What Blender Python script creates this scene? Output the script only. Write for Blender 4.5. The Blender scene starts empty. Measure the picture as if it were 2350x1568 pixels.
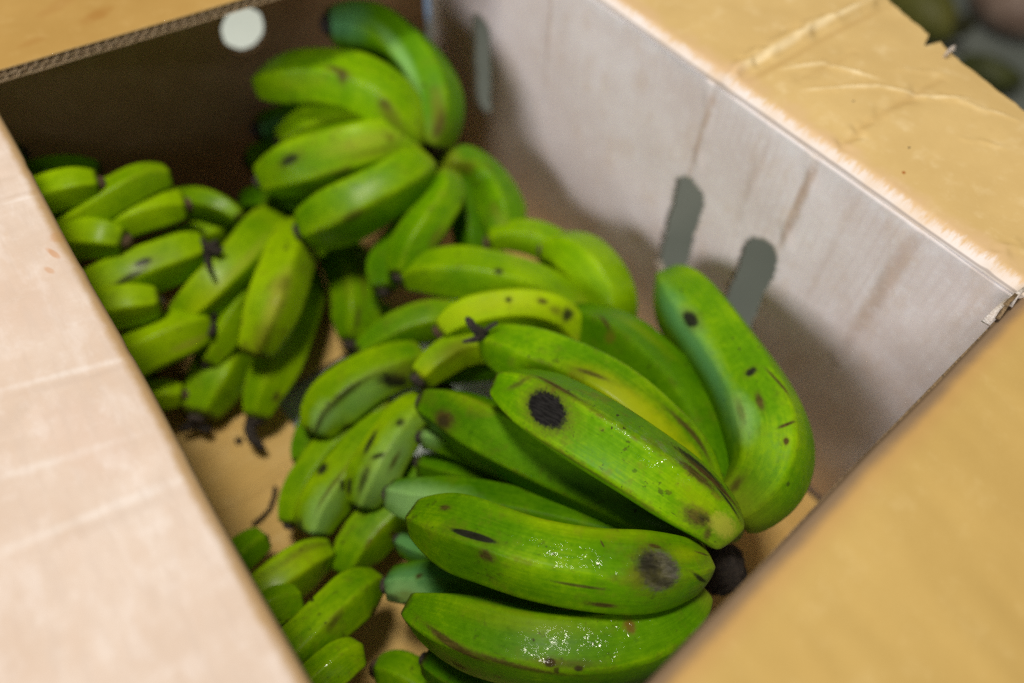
import bpy, bmesh, math, random
import numpy as np
from mathutils import Vector, Matrix
random.seed(7); rng = np.random.default_rng(11)
sc = bpy.context.scene
col = sc.collection

# ------------------------------------------------------------------ camera
# x runs across the carton, y into the picture along its long wall, z up; z = 0 is the rim of the carton
CAM = np.array([0.0, 0.0, 0.29])
RGT = np.array([0.78505977, -0.61924609, 0.01467795])
DWN = np.array([-0.49678205, -0.64360425, -0.58222089])
FWD = np.array([0.3699848, 0.44978646, -0.81289814])
FPX, CX, CY = 1700.0, 1175.0, 784.0           # focal length in pixels of a 2350 wide picture
cd = bpy.data.cameras.new('camera'); cam = bpy.data.objects.new('camera', cd); col.objects.link(cam)
cam.matrix_world = Matrix(((RGT[0], -DWN[0], -FWD[0], CAM[0]), (RGT[1], -DWN[1], -FWD[1], CAM[1]),
                           (RGT[2], -DWN[2], -FWD[2], CAM[2]), (0, 0, 0, 1)))
cd.sensor_width = 36; cd.lens = FPX/2350*36; cd.clip_start = 0.02; cd.clip_end = 200
cd.dof.use_dof = True; cd.dof.focus_distance = 0.378; cd.dof.aperture_fstop = 2.3
sc.camera = cam

# ------------------------------------------------------------------ light
# a covered stall: a warm lamp overhead to the right, cool daylight coming in low from an opening on the left
w = bpy.data.worlds.new('World'); sc.world = w; w.use_nodes = True
w.node_tree.nodes['Background'].inputs[0].default_value = (1.0, 0.92, 0.78, 1); w.node_tree.nodes['Background'].inputs[1].default_value = 0.11
def lamp(name, loc, target, power, size, size_y, colr):
    d = bpy.data.lights.new(name, 'AREA'); d.energy = power; d.shape = 'RECTANGLE'; d.size = size; d.size_y = size_y; d.color = colr
    o = bpy.data.objects.new(name, d); col.objects.link(o); o.location = loc
    o.rotation_euler = (Vector(target)-Vector(loc)).to_track_quat('-Z', 'Y').to_euler(); return o
lamp('overhead_lamp', (0.05, 0.36, 2.2), (0.15, 0.3, -0.1), 41, 0.44, 0.38, (1.0, 0.93, 0.80))
lamp('side_opening', (-2.0, -0.10, 1.08), (0.3, 0.3, -0.1), 50, 1.2, 0.72, (0.90, 0.92, 1.0))
EXPO = 0.0
sc.view_settings.view_transform = 'Standard'; sc.view_settings.look = 'None'
sc.view_settings.exposure = EXPO; sc.view_settings.gamma = 1; sc.view_settings.use_curve_mapping = False
sc.cycles.use_denoising = False
sc.cycles.max_bounces = 8; sc.cycles.diffuse_bounces = 4

# ------------------------------------------------------------------ helpers
def at(px, py, z):
    d = RGT*((px-CX)/FPX) + DWN*((py-CY)/FPX) + FWD
    return CAM + d*((z-CAM[2])/d[2])
def proj(P):
    q = np.asarray(P) - CAM
    dz = q@FWD
    return np.stack([q@RGT/dz*FPX+CX, q@DWN/dz*FPX+CY, dz], -1)
def thing(name, label, cat, loc=(0, 0, 0), group=None):
    o = bpy.data.objects.new(name, None); col.objects.link(o); o.location = loc; o.empty_display_size = .02
    o['label'] = label; o['category'] = cat
    if group: o['group'] = group
    return o
def tag(o, label, cat, group=None):
    o['label'] = label; o['category'] = cat
    if group: o['group'] = group
def link(name, me, mat, parent=None, smooth=True):
    o = bpy.data.objects.new(name, me); col.objects.link(o)
    for m in (mat if isinstance(mat, (list, tuple)) else [mat]): me.materials.append(m)
    if smooth: me.polygons.foreach_set('use_smooth', [True]*len(me.polygons))
    if parent is not None: o.parent = parent
    return o
def mesh(name, V, F, uv=None, midx=None):
    me = bpy.data.meshes.new(name)
    me.from_pydata([tuple(v) for v in V], [], F)
    if uv is not None:
        l = me.uv_layers.new(name='UVMap')
        vi = np.empty(len(me.loops), dtype=np.int32); me.loops.foreach_get('vertex_index', vi)
        l.data.foreach_set('uv', np.asarray(uv, dtype=np.float32)[vi].ravel())
    if midx is not None: me.polygons.foreach_set('material_index', midx)
    me.update(); return me
_lat = rng.random((64, 64))
def vn(s, t, sc_, seed=0):
    s = np.asarray(s)/sc_ + seed*7.31; t = np.asarray(t)/sc_ + seed*3.77
    i = np.floor(s).astype(int); j = np.floor(t).astype(int); a = s-i; b = t-j
    a = a*a*(3-2*a); b = b*b*(3-2*b)
    g = lambda x, y: _lat[x % 64, y % 64]
    return (g(i, j)*(1-a)+g(i+1, j)*a)*(1-b) + (g(i, j+1)*(1-a)+g(i+1, j+1)*a)*b - .5

# ------------------------------------------------------------------ material nodes
class N:
    def __init__(s, name):
        s.m = bpy.data.materials.new(name); s.m.use_nodes = True; s.t = s.m.node_tree
        s.b = s.t.nodes['Principled BSDF']
    def put(s, sock, v):
        if isinstance(v, bpy.types.NodeSocket): s.t.links.new(v, sock)
        elif v is not None:
            if sock.type == 'RGBA' and len(v) == 3: v = (*v, 1)
            sock.default_value = v
    def math(s, op, a, b=None, c=None, clamp=False):
        n = s.t.nodes.new('ShaderNodeMath'); n.operation = op; n.use_clamp = clamp
        for k, v in enumerate((a, b, c)): s.put(n.inputs[k], v)
        return n.outputs[0]
    def vmath(s, op, a, b=None):
        n = s.t.nodes.new('ShaderNodeVectorMath'); n.operation = op
        s.put(n.inputs[0], a); s.put(n.inputs[1], b)
        return n.outputs['Value'] if op in ('LENGTH', 'DOT_PRODUCT', 'DISTANCE') else n.outputs[0]
    def mix(s, f, a, b):
        n = s.t.nodes.new('ShaderNodeMix'); n.data_type = 'RGBA'; n.clamp_factor = True
        s.put(n.inputs['Factor'], f); s.put(n.inputs[6], a); s.put(n.inputs[7], b); return n.outputs[2]
    def noise(s, vec, scale, detail=3, rough=.55, dist=0):
        n = s.t.nodes.new('ShaderNodeTexNoise'); s.put(n.inputs['Vector'], vec)
        n.inputs['Scale'].default_value = scale; n.inputs['Detail'].default_value = detail
        n.inputs['Roughness'].default_value = rough; n.inputs['Distortion'].default_value = dist
        return n.outputs[0]
    def vor(s, vec, scale, feature='F1', smooth=0, rnd=1):
        n = s.t.nodes.new('ShaderNodeTexVoronoi'); n.feature = feature; s.put(n.inputs['Vector'], vec)
        n.inputs['Scale'].default_value = scale; n.inputs['Randomness'].default_value = rnd
        return n.outputs['Distance']
    def rng(s, v, a, b, c=0., d=1., smooth=True):
        n = s.t.nodes.new('ShaderNodeMapRange'); n.interpolation_type = 'SMOOTHSTEP' if smooth else 'LINEAR'
        s.put(n.inputs[0], v)
        for k, x in enumerate((a, b, c, d)): s.put(n.inputs[k+1], x)
        return n.outputs[0]
    def coord(s, k='Object'): return s.t.nodes.new('ShaderNodeTexCoord').outputs[k]
    def attr(s, name):
        n = s.t.nodes.new('ShaderNodeAttribute'); n.attribute_name = name; return n.outputs['Fac']
    def bump(s, h, strength, dist=.001, normal=None):
        n = s.t.nodes.new('ShaderNodeBump'); s.put(n.inputs['Height'], h); s.put(n.inputs['Normal'], normal)
        n.inputs['Strength'].default_value = strength; n.inputs['Distance'].default_value = dist; return n.outputs[0]
    def sep(s, v):
        n = s.t.nodes.new('ShaderNodeSeparateXYZ'); s.put(n.inputs[0], v); return n.outputs
    def comb(s, x, y, z=0.):
        n = s.t.nodes.new('ShaderNodeCombineXYZ')
        for k, v in enumerate((x, y, z)): s.put(n.inputs[k], v)
        return n.outputs[0]
    def set(s, **k):
        for a, v in k.items(): s.put(s.b.inputs[a.replace('_', ' ')], v)
        return s.m
    def ellipse(s, uv, c, r, rot=0., soft=.25, wob=.35, wscale=260, seed=0.):
        v = s.vmath('SUBTRACT', uv, (c[0], c[1], 0.))
        if rot:
            n = s.t.nodes.new('ShaderNodeVectorRotate'); n.rotation_type = 'Z_AXIS'
            s.put(n.inputs['Vector'], v); n.inputs['Angle'].default_value = -rot; v = n.outputs[0]
        v = s.vmath('DIVIDE', v, (r[0], r[1], 1.))
        l = s.vmath('LENGTH', v)
        nz = s.noise(s.vmath('ADD', uv, (seed, seed*.7, seed)), wscale, 5, .7)
        l = s.math('ADD', l, s.math('MULTIPLY', s.math('SUBTRACT', nz, .5), wob*2))
        return s.rng(l, 1+soft*.5, 1-soft)

def cardboard(name, base, dark, light, flute=None, fscale=4.2, fstr=.25, stains=(), extra=None, rough=.85):
    """paper: fibre grain, mottling, faint flute lines along one UV axis, stains given as UV ellipses"""
    n = N(name); uv = n.coord('UV')
    u = n.sep(uv)
    big = n.noise(uv, 9, 4, .6); mid = n.noise(uv, 60, 4, .65)
    fib = n.noise(n.vmath('MULTIPLY', uv, (1, .35, 1) if flute == 0 else (.35, 1, 1)), 900, 3, .7)
    c = n.mix(n.rng(big, .3, .72), dark, base)
    c = n.mix(n.math('MULTIPLY', n.rng(mid, .5, .8), .55), c, light)
    c = n.mix(n.math('MULTIPLY', n.rng(mid, .5, .22), .4), c, dark)
    c = n.mix(n.math('MULTIPLY', n.rng(fib, .55, .8), .35), c, light)
    c = n.mix(n.math('MULTIPLY', n.rng(fib, .45, .2), .35), c, dark)
    h = n.math('MULTIPLY', fib, .12)
    if flute is not None:
        ph = n.math('ADD', n.math('MULTIPLY', u[flute], 2*math.pi/(fscale*.001)), n.math('MULTIPLY', big, 6))
        wv = n.math('SINE', ph)
        h = n.math('ADD', h, n.math('MULTIPLY', wv, .25))
        amp = n.math('MULTIPLY', n.rng(n.noise(uv, 14, 2), .35, .7), fstr)
        c = n.mix(n.math('MULTIPLY', n.rng(wv, .1, 1), amp), c, dark)
    for k, (sc_, sr, rot, colr, stg, soft, wob) in enumerate(stains):
        m = n.ellipse(uv, sc_, sr, rot, soft, wob, 120, k*1.7)
        c = n.mix(n.math('MULTIPLY', m, stg), c, colr)
    if extra: c = extra(n, uv, c)
    sp = n.rng(n.vor(uv, 45), .035, .02)
    c = n.mix(n.math('MULTIPLY', sp, n.rng(n.noise(uv, 21, 1), .62, .66)), c, (.12, .07, .03))
    return n.set(Base_Color=c, Roughness=rough, Specular_IOR_Level=.25, Normal=n.bump(h, .35, .0006))

def plain(name, colr, rough=.7, nscale=80, var=.5, bump=.3, dark=None):
    n = N(name); o = n.coord('Object')
    nz = n.noise(o, nscale, 5, .65)
    d = dark or tuple(x*.45 for x in colr)
    return n.set(Base_Color=n.mix(n.rng(nz, .3, .7), d, colr), Roughness=rough, Normal=n.bump(nz, bump, .002))

# ------------------------------------------------------------------ carton
BOX = thing('cardboard_box', 'open worn corrugated fruit carton full of green bananas', 'box', (0.14, 0.3, -0.312))
BL = np.array(BOX.location)
TH = .0048
M_edge = plain('cut_board_edge', (.30, .20, .10), .9, 500, bump=.4, dark=(.10, .065, .03))
M_torn = plain('torn_paper', (.72, .66, .60), .95, 900, bump=.5, dark=(.5, .42, .35))

def sheet(name, f, S, T, ns, nt, mats, disp=None, hole=None, th=TH, side=1, label=None, keep=None, uvt=None):
    """slab between two displaced grids; f(s,t) -> points, s and t in metres; hole(s,t) < 0 is cut out"""
    s = np.linspace(S[0], S[1], ns); t = np.linspace(T[0], T[1], nt)
    s, t = np.meshgrid(s, t, indexing='ij'); cell = max((S[1]-S[0])/(ns-1), (T[1]-T[0])/(nt-1))
    if hole is not None:                        # pull the grid on to the outline of the cut-outs
        for _ in range(3):
            d = hole(s, t); e = 1e-5
            gx = (hole(s+e, t)-d)/e; gy = (hole(s, t+e)-d)/e; g = np.maximum(gx*gx+gy*gy, .2)
            m = np.abs(d) < cell*.62
            s = np.where(m, s-d*gx/g, s); t = np.where(m, t-d*gy/g, t)
    e = 1e-4
    P = f(s, t); ds = (f(s+e, t)-P); dt = (f(s, t+e)-P)
    n = np.cross(ds, dt); n /= np.linalg.norm(n, axis=-1, keepdims=True); n *= side
    if disp is not None: P = P + n*disp(s, t)[..., None]
    Q = P - n*th
    idx = np.arange(ns*nt).reshape(ns, nt); off = ns*nt
    a, b, c, d4 = idx[:-1, :-1], idx[1:, :-1], idx[1:, 1:], idx[:-1, 1:]
    sm = (s[:-1, :-1]+s[1:, 1:]+s[1:, :-1]+s[:-1, 1:])/4; tm = (t[:-1, :-1]+t[1:, 1:]+t[1:, :-1]+t[:-1, 1:])/4
    ok = np.ones_like(sm, bool)
    if hole is not None: ok &= hole(sm, tm) > 0
    if keep is not None: ok &= keep(sm, tm)
    q = np.stack([a, b, c, d4], -1)[ok]
    if side < 0: q = q[:, ::-1]
    F = [tuple(x) for x in q.tolist()] + [tuple(x) for x in (q[:, ::-1]+off).tolist()]
    mi = [0]*len(q) + [1]*len(q)
    cnt = {}
    for x in q.tolist():
        for k in range(4):
            u_, v_ = x[k], x[(k+1) % 4]
            cnt[(u_, v_)] = 1
    for (u_, v_) in cnt:
        if (v_, u_) not in cnt: F.append((v_, u_, u_+off, v_+off)); mi.append(2)
    V = np.concatenate([P.reshape(-1, 3), Q.reshape(-1, 3)]) - BL
    uv = np.concatenate([np.stack([s, t if uvt is None else uvt(s, t)], -1).reshape(-1, 2)]*2)
    o = link(name, mesh(name, V, F, uv, mi), mats, BOX)
    if label: o['label'] = label
    return o
def bumps(lines, base=.0006, wave=.10, seed=1):
    """paper relief: gentle buckling and pressed wrinkles, each (s0,t0,s1,t1,width,height)"""
    def d(s, t):
        r = vn(s, t, wave, seed)*base*2 + vn(s, t, wave*.3, seed+1)*base*.7
        for s0, t0, s1, t1, wd, h in lines:
            ax, ay = s1-s0, t1-t0; L2 = ax*ax+ay*ay
            k = np.clip(((s-s0)*ax+(t-t0)*ay)/L2, 0, 1)
            bend = vn(k*.3, k*0+s0, .05, 5)*wd*2.2
            dx = s-s0-ax*k; dy = t-t0-ay*k
            dist = (dx*ay-dy*ax)/math.sqrt(L2)+bend
            rad = np.sqrt(np.maximum(dx*dx+dy*dy, 0))
            dd = np.where((k > 0) & (k < 1), np.abs(dist), rad)
            r = r + h*np.exp(-(dd/wd)**2)*(.35+.65*np.sin(np.pi*np.clip(k, .02, .98))**.5)
        return r
    return d
def slot(cy, z0, z1, r, lean=0.):
    """signed distance to an upright rounded slot in wall coordinates (s = y, t = z)"""
    def f(s, t):
        k = np.clip(t, z0+r, z1-r); c = cy+lean*(k-z1)
        jag = vn(s, t, .004, 9)*.0022 + vn(s, t, .012, 3)*.002
        return np.sqrt((s-c)**2+(t-k)**2) - r + jag
    return f
def many(*fs): return lambda s, t: np.minimum.reduce([f(s, t) for f in fs])

YB, XR, XL, ZF = 0.606, 0.380, -0.118, -0.25
ZB = -0.312
zfl = lambda x: ZF + .002 - .05*np.clip((np.asarray(x)-.16)/.2, 0, 1)**1.5
rimx = lambda y: .3605 + .043*(y-.02)          # rim of the long wall is not quite parallel
# long wall facing the camera, pinkish liner, three slots
WALL = (.76, .665, .625); WALLD = (.64, .53, .48); WALLL = (.82, .755, .735)
def wall_extra(n, uv, c):
    u = n.sep(uv)
    scuff = n.rng(n.math('ADD', u[1], n.math('MULTIPLY', n.noise(uv, 60, 4, .7), .024)), -.010, .008)
    c = n.mix(n.math('MULTIPLY', scuff, .5), c, (.80, .75, .73))
    pt = n.rng(n.noise(n.vmath('MULTIPLY', uv, (1, .6, 1)), 34, 5, .7), .50, .68); c = n.mix(n.math('MULTIPLY', pt, .42), c, (.62, .47, .36))
    return n.mix(n.math('MULTIPLY', n.rng(n.noise(uv, 150, 4, .7), .52, .7), .30), c, (.86, .82, .80))
BR = (.40, .25, .15)
M_wall = cardboard('pinkish_liner', WALL, WALLD, WALLL, flute=0, fscale=7, fstr=.55, extra=wall_extra, stains=[
    ((.246, -.045), (.0030, .05), .05, BR, .62, .9, .4), ((.158, -.045), (.0042, .048), .0, BR, .72, .8, .45),
    ((.196, -.05), (.0045, .045), .04, BR, .26, .95, .6), ((.085, -.06), (.006, .065), .0, BR, .55, .9, .5),
    ((.420, -.05), (.0026, .06), .0, BR, .40, .9, .4), ((.125, -.07), (.004, .06), .0, BR, .16, .95, .7), ((.30, -.08), (.03, .05), .0, BR, .10, .95, .7), ((.06, -.13), (.03, .06), .0, BR, .12, .95, .7)])
M_tan = cardboard('tan_liner', (.60, .40, .15), (.50, .31, .10), (.70, .50, .22), flute=0, fscale=5)
f_wall = lambda s, t: np.stack([rimx(s)*(1+t/.25)+(-t/.25)*(.372+.012*(s-.02)), s, t+0*s], -1)
sheet('wall', f_wall, (.012, YB+.004), (ZB, -.0062), 240, 114, [M_wall, M_tan, M_torn], side=-1,
      disp=bumps([(.249, -.004, .240, -.10, .003, .0016), (.160, -.004, .155, -.11, .0035, .0018), (.42, 0, .42, -.12, .003, .0012),
                  (.088, -.01, .085, -.14, .004, .0014), (.196, -.01, .192, -.1, .003, .0009)], .0008, .11, 1),
      hole=many(slot(.2435, -.201, -.090, .0158), slot(.1695, -.207, -.091, .0156), slot(.520, -.198, -.092, .0152)),
      label='pinkish long side wall with three upright slots')
# short wall at the far end, in shade, round vent and a split corner
def f_hole(s, t): return np.sqrt((s-.190)**2+(t+.079)**2)-.0195+vn(s, t, .006, 4)*.0012
def f_split(s, t): return np.maximum(np.abs(s-.3795)-.0068, -(t+.162))
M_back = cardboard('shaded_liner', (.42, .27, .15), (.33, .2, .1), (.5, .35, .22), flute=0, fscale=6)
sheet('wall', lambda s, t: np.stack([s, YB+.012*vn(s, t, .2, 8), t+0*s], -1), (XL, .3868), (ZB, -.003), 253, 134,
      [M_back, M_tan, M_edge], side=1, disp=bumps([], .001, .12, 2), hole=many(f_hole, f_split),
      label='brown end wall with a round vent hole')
# near short wall and left long wall (mostly hidden by their flaps)
rimy = lambda x: .0115 + .049*(x-.075)
sheet('wall', lambda s, t: np.stack([s, rimy(s)+0*t, t+0*s], -1), (XL, .362), (ZB, -.0065), 100, 56, [M_wall, M_tan, M_edge], side=-1, disp=bumps([], .0006, .1, 3))
sheet('wall', lambda s, t: np.stack([XL+0*s, s, t], -1), (.012, YB), (ZB, -.002), 118, 56, [M_wall, M_tan, M_edge], side=1, disp=bumps([], .0006, .1, 4))
# floor with the long opening between its panels
def f_floorgap(s, t): return np.maximum(np.abs(s-.150)-.100, np.abs(t-.302)-.075)
M_floor = cardboard('floor_board', (.64, .43, .16), (.55, .35, .11), (.72, .52, .24), flute=1, fscale=9, fstr=.7)
def floor_disp(s, t):
    L = []
    for a, b in (((456, 1057), (553, 1007)), ((514, 1162), (658, 1086)), ((500, 985), (600, 950)), ((760, 740), (800, 700))):
        p, q = at(*a, ZF), at(*b, ZF); d = q-p; p = p-d*.5; q = q+d*.4; L.append((p[0], p[1], q[0], q[1], .0034, .0042))
    return bumps(L, .0008, .12, 6)(s, t)
sheet('floor_panel', lambda s, t: np.stack([s, t, zfl(s)+0*t], -1), (XL+.001, .3695), (.013, YB-.002), 165, 200, [M_floor, M_tan, M_edge],
      side=1, disp=floor_disp, hole=f_floorgap, th=.003, label='tan carton floor with an open gap')
sheet('bottom_sheet', lambda s, t: np.stack([s, t, -.2562+0*s-.004*np.sin(s*30)], -1), (.0, .30), (.18, .42), 40, 40, [plain('grey_liner', (.60, .68, .68), .6, 60, bump=.1, dark=(.52, .60, .60)), M_tan, M_edge], side=1, th=.001, label='grey sheet showing through the gap in the floor')
# flap folded out over the long wall: frayed white fold, torn outer edge
def outer(y):
    y_ = np.asarray(y)
    e = np.interp(y_, [-.06, .0, .102, .14, .175, .1775, .1815, .187, .235, .30, .40, .62], [.455, .468, .495, .506, .517, .5195, .505, .5195, .537, .552, .575, .60])
    return e + vn(y_, y_*0, .011, 3)*.0028 + vn(y_, y_*0, .0045, 5)*.0012
def f_flapR(s, t):
    x0 = rimx(s); k = np.clip(t, 0, 1)
    x = x0 + (outer(s)-x0)*k
    rad = np.clip((x-x0)/.009, 0, 1)
    z = -.0062 + .0062*np.sin(rad*np.pi/2) + .004*np.sin(k*2.2)
    return np.stack([x, s, z], -1)
def fray(n, uv, c):
    u = n.sep(uv); o = n.sep(n.coord('Object'))
    d = n.attr('dist')
    nz = n.noise(n.vmath('MULTIPLY', uv, (1, .30, 1)), 420, 4, .7)
    e = n.math('ADD', d, n.math('MULTIPLY', n.math('SUBTRACT', nz, .5), .016))
    c = n.mix(n.math('MULTIPLY', n.rng(n.math('ADD', d, n.math('MULTIPLY', n.math('SUBTRACT', n.noise(uv, 40, 3), .5), .03)), .022, .004), .6), c, (.66, .44, .27))
    c = n.mix(n.math('MULTIPLY', n.rng(e, .0085, .0030), n.rng(n.noise(uv, 26, 3), .3, .62, .35, .80)), c, (.78, .73, .71))
    return n.mix(n.math('MULTIPLY', n.rng(n.math('ABSOLUTE', n.math('SUBTRACT', d, .0012)), .0008, .0002), .7), c, (.30, .25, .22))
def flat_stain(px, py, a, b, rot, colr, stg, soft=.6, wob=.5):
    p = at(px, py, 0); x0 = rimx(p[1])
    return ((p[1], p[0]-x0), (a, b*.16), rot, colr, stg, soft, wob)
def crease(a, b, wd, colr, stg, dx=0., dy=0.):
    p, q = at(a[0]+dx, a[1]+dy, 0), at(b[0]+dx, b[1]+dy, 0); p = np.array((p[1], p[0]-rimx(p[1]))); q = np.array((q[1], q[0]-rimx(q[1]))); d = q-p
    return (tuple((p+q)/2), (np.hypot(*d)*.56, wd), math.atan2(d[1], d[0]), colr, stg, .9, .35)
LT, DK = (.86, .70, .42), (.46, .29, .10)  # pale crease wear, plus lit and shaded sides of folds painted in
M_flapR = cardboard('tan_flap', (.65, .46, .19), (.56, .385, .15), (.76, .59, .32), flute=None, extra=fray, stains=[
    flat_stain(2150, 65, .012, .055, -.1, (.55, .32, .05), .5), flat_stain(2195, 120, .006, .06, .0, (.52, .32, .09), .35),
    flat_stain(2072, 400, .0011, .008, 0, (.36, .12, .02), 1, .3, .2), flat_stain(1955, 240, .0007, .005, 0, (.05, .035, .02), 1, .3, .2),
    flat_stain(2082, 347, .0006, .006, .3, (.05, .035, .02), 1, .3, .2),
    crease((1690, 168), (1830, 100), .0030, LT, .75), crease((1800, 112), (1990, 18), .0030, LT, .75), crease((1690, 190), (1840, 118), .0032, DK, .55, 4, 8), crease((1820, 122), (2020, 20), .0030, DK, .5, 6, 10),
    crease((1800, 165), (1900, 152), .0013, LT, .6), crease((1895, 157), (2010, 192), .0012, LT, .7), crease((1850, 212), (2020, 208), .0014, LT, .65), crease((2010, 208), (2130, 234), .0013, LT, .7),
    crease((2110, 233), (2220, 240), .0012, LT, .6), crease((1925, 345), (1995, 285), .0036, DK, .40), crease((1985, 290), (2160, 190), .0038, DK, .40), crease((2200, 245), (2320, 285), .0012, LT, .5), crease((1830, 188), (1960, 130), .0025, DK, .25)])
def st(px, py):
    p = at(px, py, 0); x0 = rimx(p[1]); return p[1], (p[0]-x0)
def flapR_disp(s, t):
    x0 = rimx(s); wdt = outer(s)-x0; x = t*wdt                       # metres out from the fold
    L = []
    for a, b, wd, h in (((1672, 175), (1740, 130), .0042, .0030), ((1740, 130), (1900, 62), .0052, .0038), ((1900, 62), (2040, 0), .0045, .0030),
                        ((1790, 165), (1890, 150), .0012, .0011), ((1890, 155), (2010, 190), .0011, .0011), ((1850, 212), (2010, 208), .0012, .0012), ((2010, 208), (2120, 232), .0012, .001),
                        ((1925, 345), (1990, 285), .0035, -.0014), ((1990, 285), (2150, 190), .004, -.0013), ((2110, 233), (2220, 240), .0013, .001),
                        ((2140, 225), (2330, 290), .0012, .0009), ((1830, 188), (1960, 130), .003, -.0008), ((2050, 170), (2160, 178), .001, .0008),
                        ((2260, 620), (2330, 560), .003, .0010), ((2200, 330), (2300, 350), .0015, .0006)):
        s0, x_0 = st(*a); s1, x_1 = st(*b); L.append((s0, x_0, s1, x_1, wd, h*1.5))
    for k in range(14):
        y0 = .03+.041*k+.012*math.sin(k*3.1); L.append((y0, .012, y0+.02+.01*math.sin(k*5), .13, .004, -.00012-.00012*(k % 3)))
    r = bumps(L, .0009, .06, 12)(s, x)
    return r*np.clip(x/.004, 0, 1)
fl = sheet('flap', f_flapR, (-.075, YB), (0, 1), 341, 80, [M_flapR, M_tan, M_torn], disp=flapR_disp, side=-1, th=.004, uvt=lambda s, t: t*(outer(s)-rimx(s)),
           label='tan flap folded outward with a frayed white crease and notched edge')
me = fl.data; A = me.attributes.new('dist', 'FLOAT', 'POINT')
co = np.empty(len(me.vertices)*3); me.vertices.foreach_get('co', co); co = co.reshape(-1, 3)+BL
A.data.foreach_set('value', (co[:, 0]-rimx(co[:, 1])).astype(np.float32))
# torn paper tongue at the notch
def ribbon(name, pts, wd, mat, parent, off, th=.0006):
    bm = bmesh.new(); vs = []
    pts = [np.array(p) for p in pts]
    for k, p in enumerate(pts):
        d = pts[min(k+1, len(pts)-1)]-pts[max(k-1, 0)]; d /= np.linalg.norm(d)
        sd_ = np.cross(d, (0, 0, 1)); sd_ /= np.linalg.norm(sd_)+1e-9; ww = wd*(1-.6*k/(len(pts)-1))*random.uniform(.8, 1.2)
        up = np.cross(sd_, d)
        vs.append([bm.verts.new(p-off+sd_*a*ww+up*b*th) for a, b in ((-1, -1), (1, -1), (1, 1), (-1, 1))])
    for a, b in zip(vs, vs[1:]):
        for k in range(4): bm.faces.new((a[k], a[(k+1) % 4], b[(k+1) % 4], b[k]))
    bm.faces.new(vs[0][::-1]); bm.faces.new(vs[-1])
    bmesh.ops.recalc_face_normals(bm, faces=bm.faces)
    me_ = bpy.data.meshes.new(name); bm.to_mesh(me_); bm.free()
    return link(name, me_, mat, parent)
pa = lambda x, y, z: at(x, y, z)
ribbon('torn_paper', [pa(2166, 132, .003), pa(2174, 120, .007), pa(2183, 111, .010), pa(2192, 106, .012)], .0011, M_torn, BOX, BL)
ribbon('torn_paper', [pa(2170, 128, .003), pa(2180, 118, .006), pa(2192, 113, .008)], .0008, M_torn, BOX, BL)
# near flap, folded out towards the camera
def f_flapF(s, t):
    y0 = rimy(s); q = np.clip(t/.010, 0, 1)
    return np.stack([s, y0-t, -.0065+.0065*np.sin(q*np.pi/2)-.10*np.clip(t-.012, 0, 1)], -1)
def rim_shade(n, uv, c):  # shade of the rounded fold painted in, darker towards the rim
    u = n.sep(uv); e = n.math('ADD', u[1], n.math('MULTIPLY', n.math('SUBTRACT', n.noise(uv, 40, 4, .6), .5), .005))
    c = n.mix(n.math('MULTIPLY', n.rng(e, .018, .005), .6), c, (.46, .25, .09))
    return n.mix(n.math('MULTIPLY', n.rng(e, .009, .002), .8), c, (.20, .14, .10))
M_flapF = cardboard('tan_near_flap', (.565, .385, .125), (.50, .33, .10), (.61, .435, .17), flute=0, fscale=17, fstr=.22, extra=rim_shade)
sheet('flap', f_flapF, (XL, .362), (0, .24), 200, 110, [M_flapF, M_tan, M_edge], side=-1, th=.005,
      disp=bumps([(.33-.028*k, .03, .325-.028*k, .2,   .007, .0005*(1 if k % 2 else -1)) for k in range(12)], .0009, .09, 21),
      label='tan near flap folded outward')
# corner where the two folds meet: crushed torn board
for k, (a, b) in enumerate((((2262, 742), (2310, 690)), ((2285, 730), (2330, 678)), ((2312, 700), (2350, 664)))):
    ribbon('torn_paper', [pa(*a, -.004), pa((a[0]+b[0])/2, (a[1]+b[1])/2-3, .000), pa(*b, -.001+.001*k)], .0022, M_torn if k != 1 else M_edge, BOX, BL, .0012)
# left flap folded in over the fruit, pale printed outside
P0, P1 = at(0, 265, 0), at(710, 1568, 0)
lx = lambda y: P0[0] + (P1[0]-P0[0])*(y-P0[1])/(P1[1]-P0[1]) + .0005*np.sin(y*31)
def f_flapL(s, t):
    x1 = lx(s); q = np.clip(1-t/.005, 0, 1)
    return np.stack([x1-t, s, -.0022*q**2 + .012*np.clip(t/.1, 0, 1)], -1)
def lip(n, uv, c):
    q = n.vmath('MULTIPLY', uv, (.45, 1, 1)); c = n.mix(n.math('MULTIPLY', n.rng(n.noise(q, 55, 4, .6), .44, .68), .30), c, (.64, .47, .35)); c = n.mix(n.math('MULTIPLY', n.rng(n.noise(n.vmath('ADD', q, (5., 2., 0.)), 80, 3, .6), .5, .7), .28), c, (.84, .76, .72))
    st_ = n.noise(n.vmath('MULTIPLY', uv, (.18, 1, 1)), 210, 3, .6); c = n.mix(n.math('MULTIPLY', n.rng(st_, .48, .66), .28), c, (.60, .48, .40))
    u = n.sep(uv); e = n.math('ADD', u[1], n.math('MULTIPLY', n.math('SUBTRACT', n.noise(uv, 55, 4, .7), .5), .006))
    return n.mix(n.math('MULTIPLY', n.rng(e, .0065, .002), .8), c, (.50, .31, .12))
def lst(px, py, a, b, rot, colr, stg):
    p = at(px, py, .003); return ((p[1], lx(p[1])-p[0]), (a, b), rot, colr, stg, .5, .5)
def lcr(a, b, wd, colr, stg):
    p, q = at(*a, .004), at(*b, .004); p = np.array((p[1], lx(p[1])-p[0])); q = np.array((q[1], lx(q[1])-q[0])); d = q-p
    return (tuple((p+q)/2), (np.hypot(*d)*.62, wd), math.atan2(d[1], d[0]), colr, stg, .95, .75)
OR = (.55, .24, .07)
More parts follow.
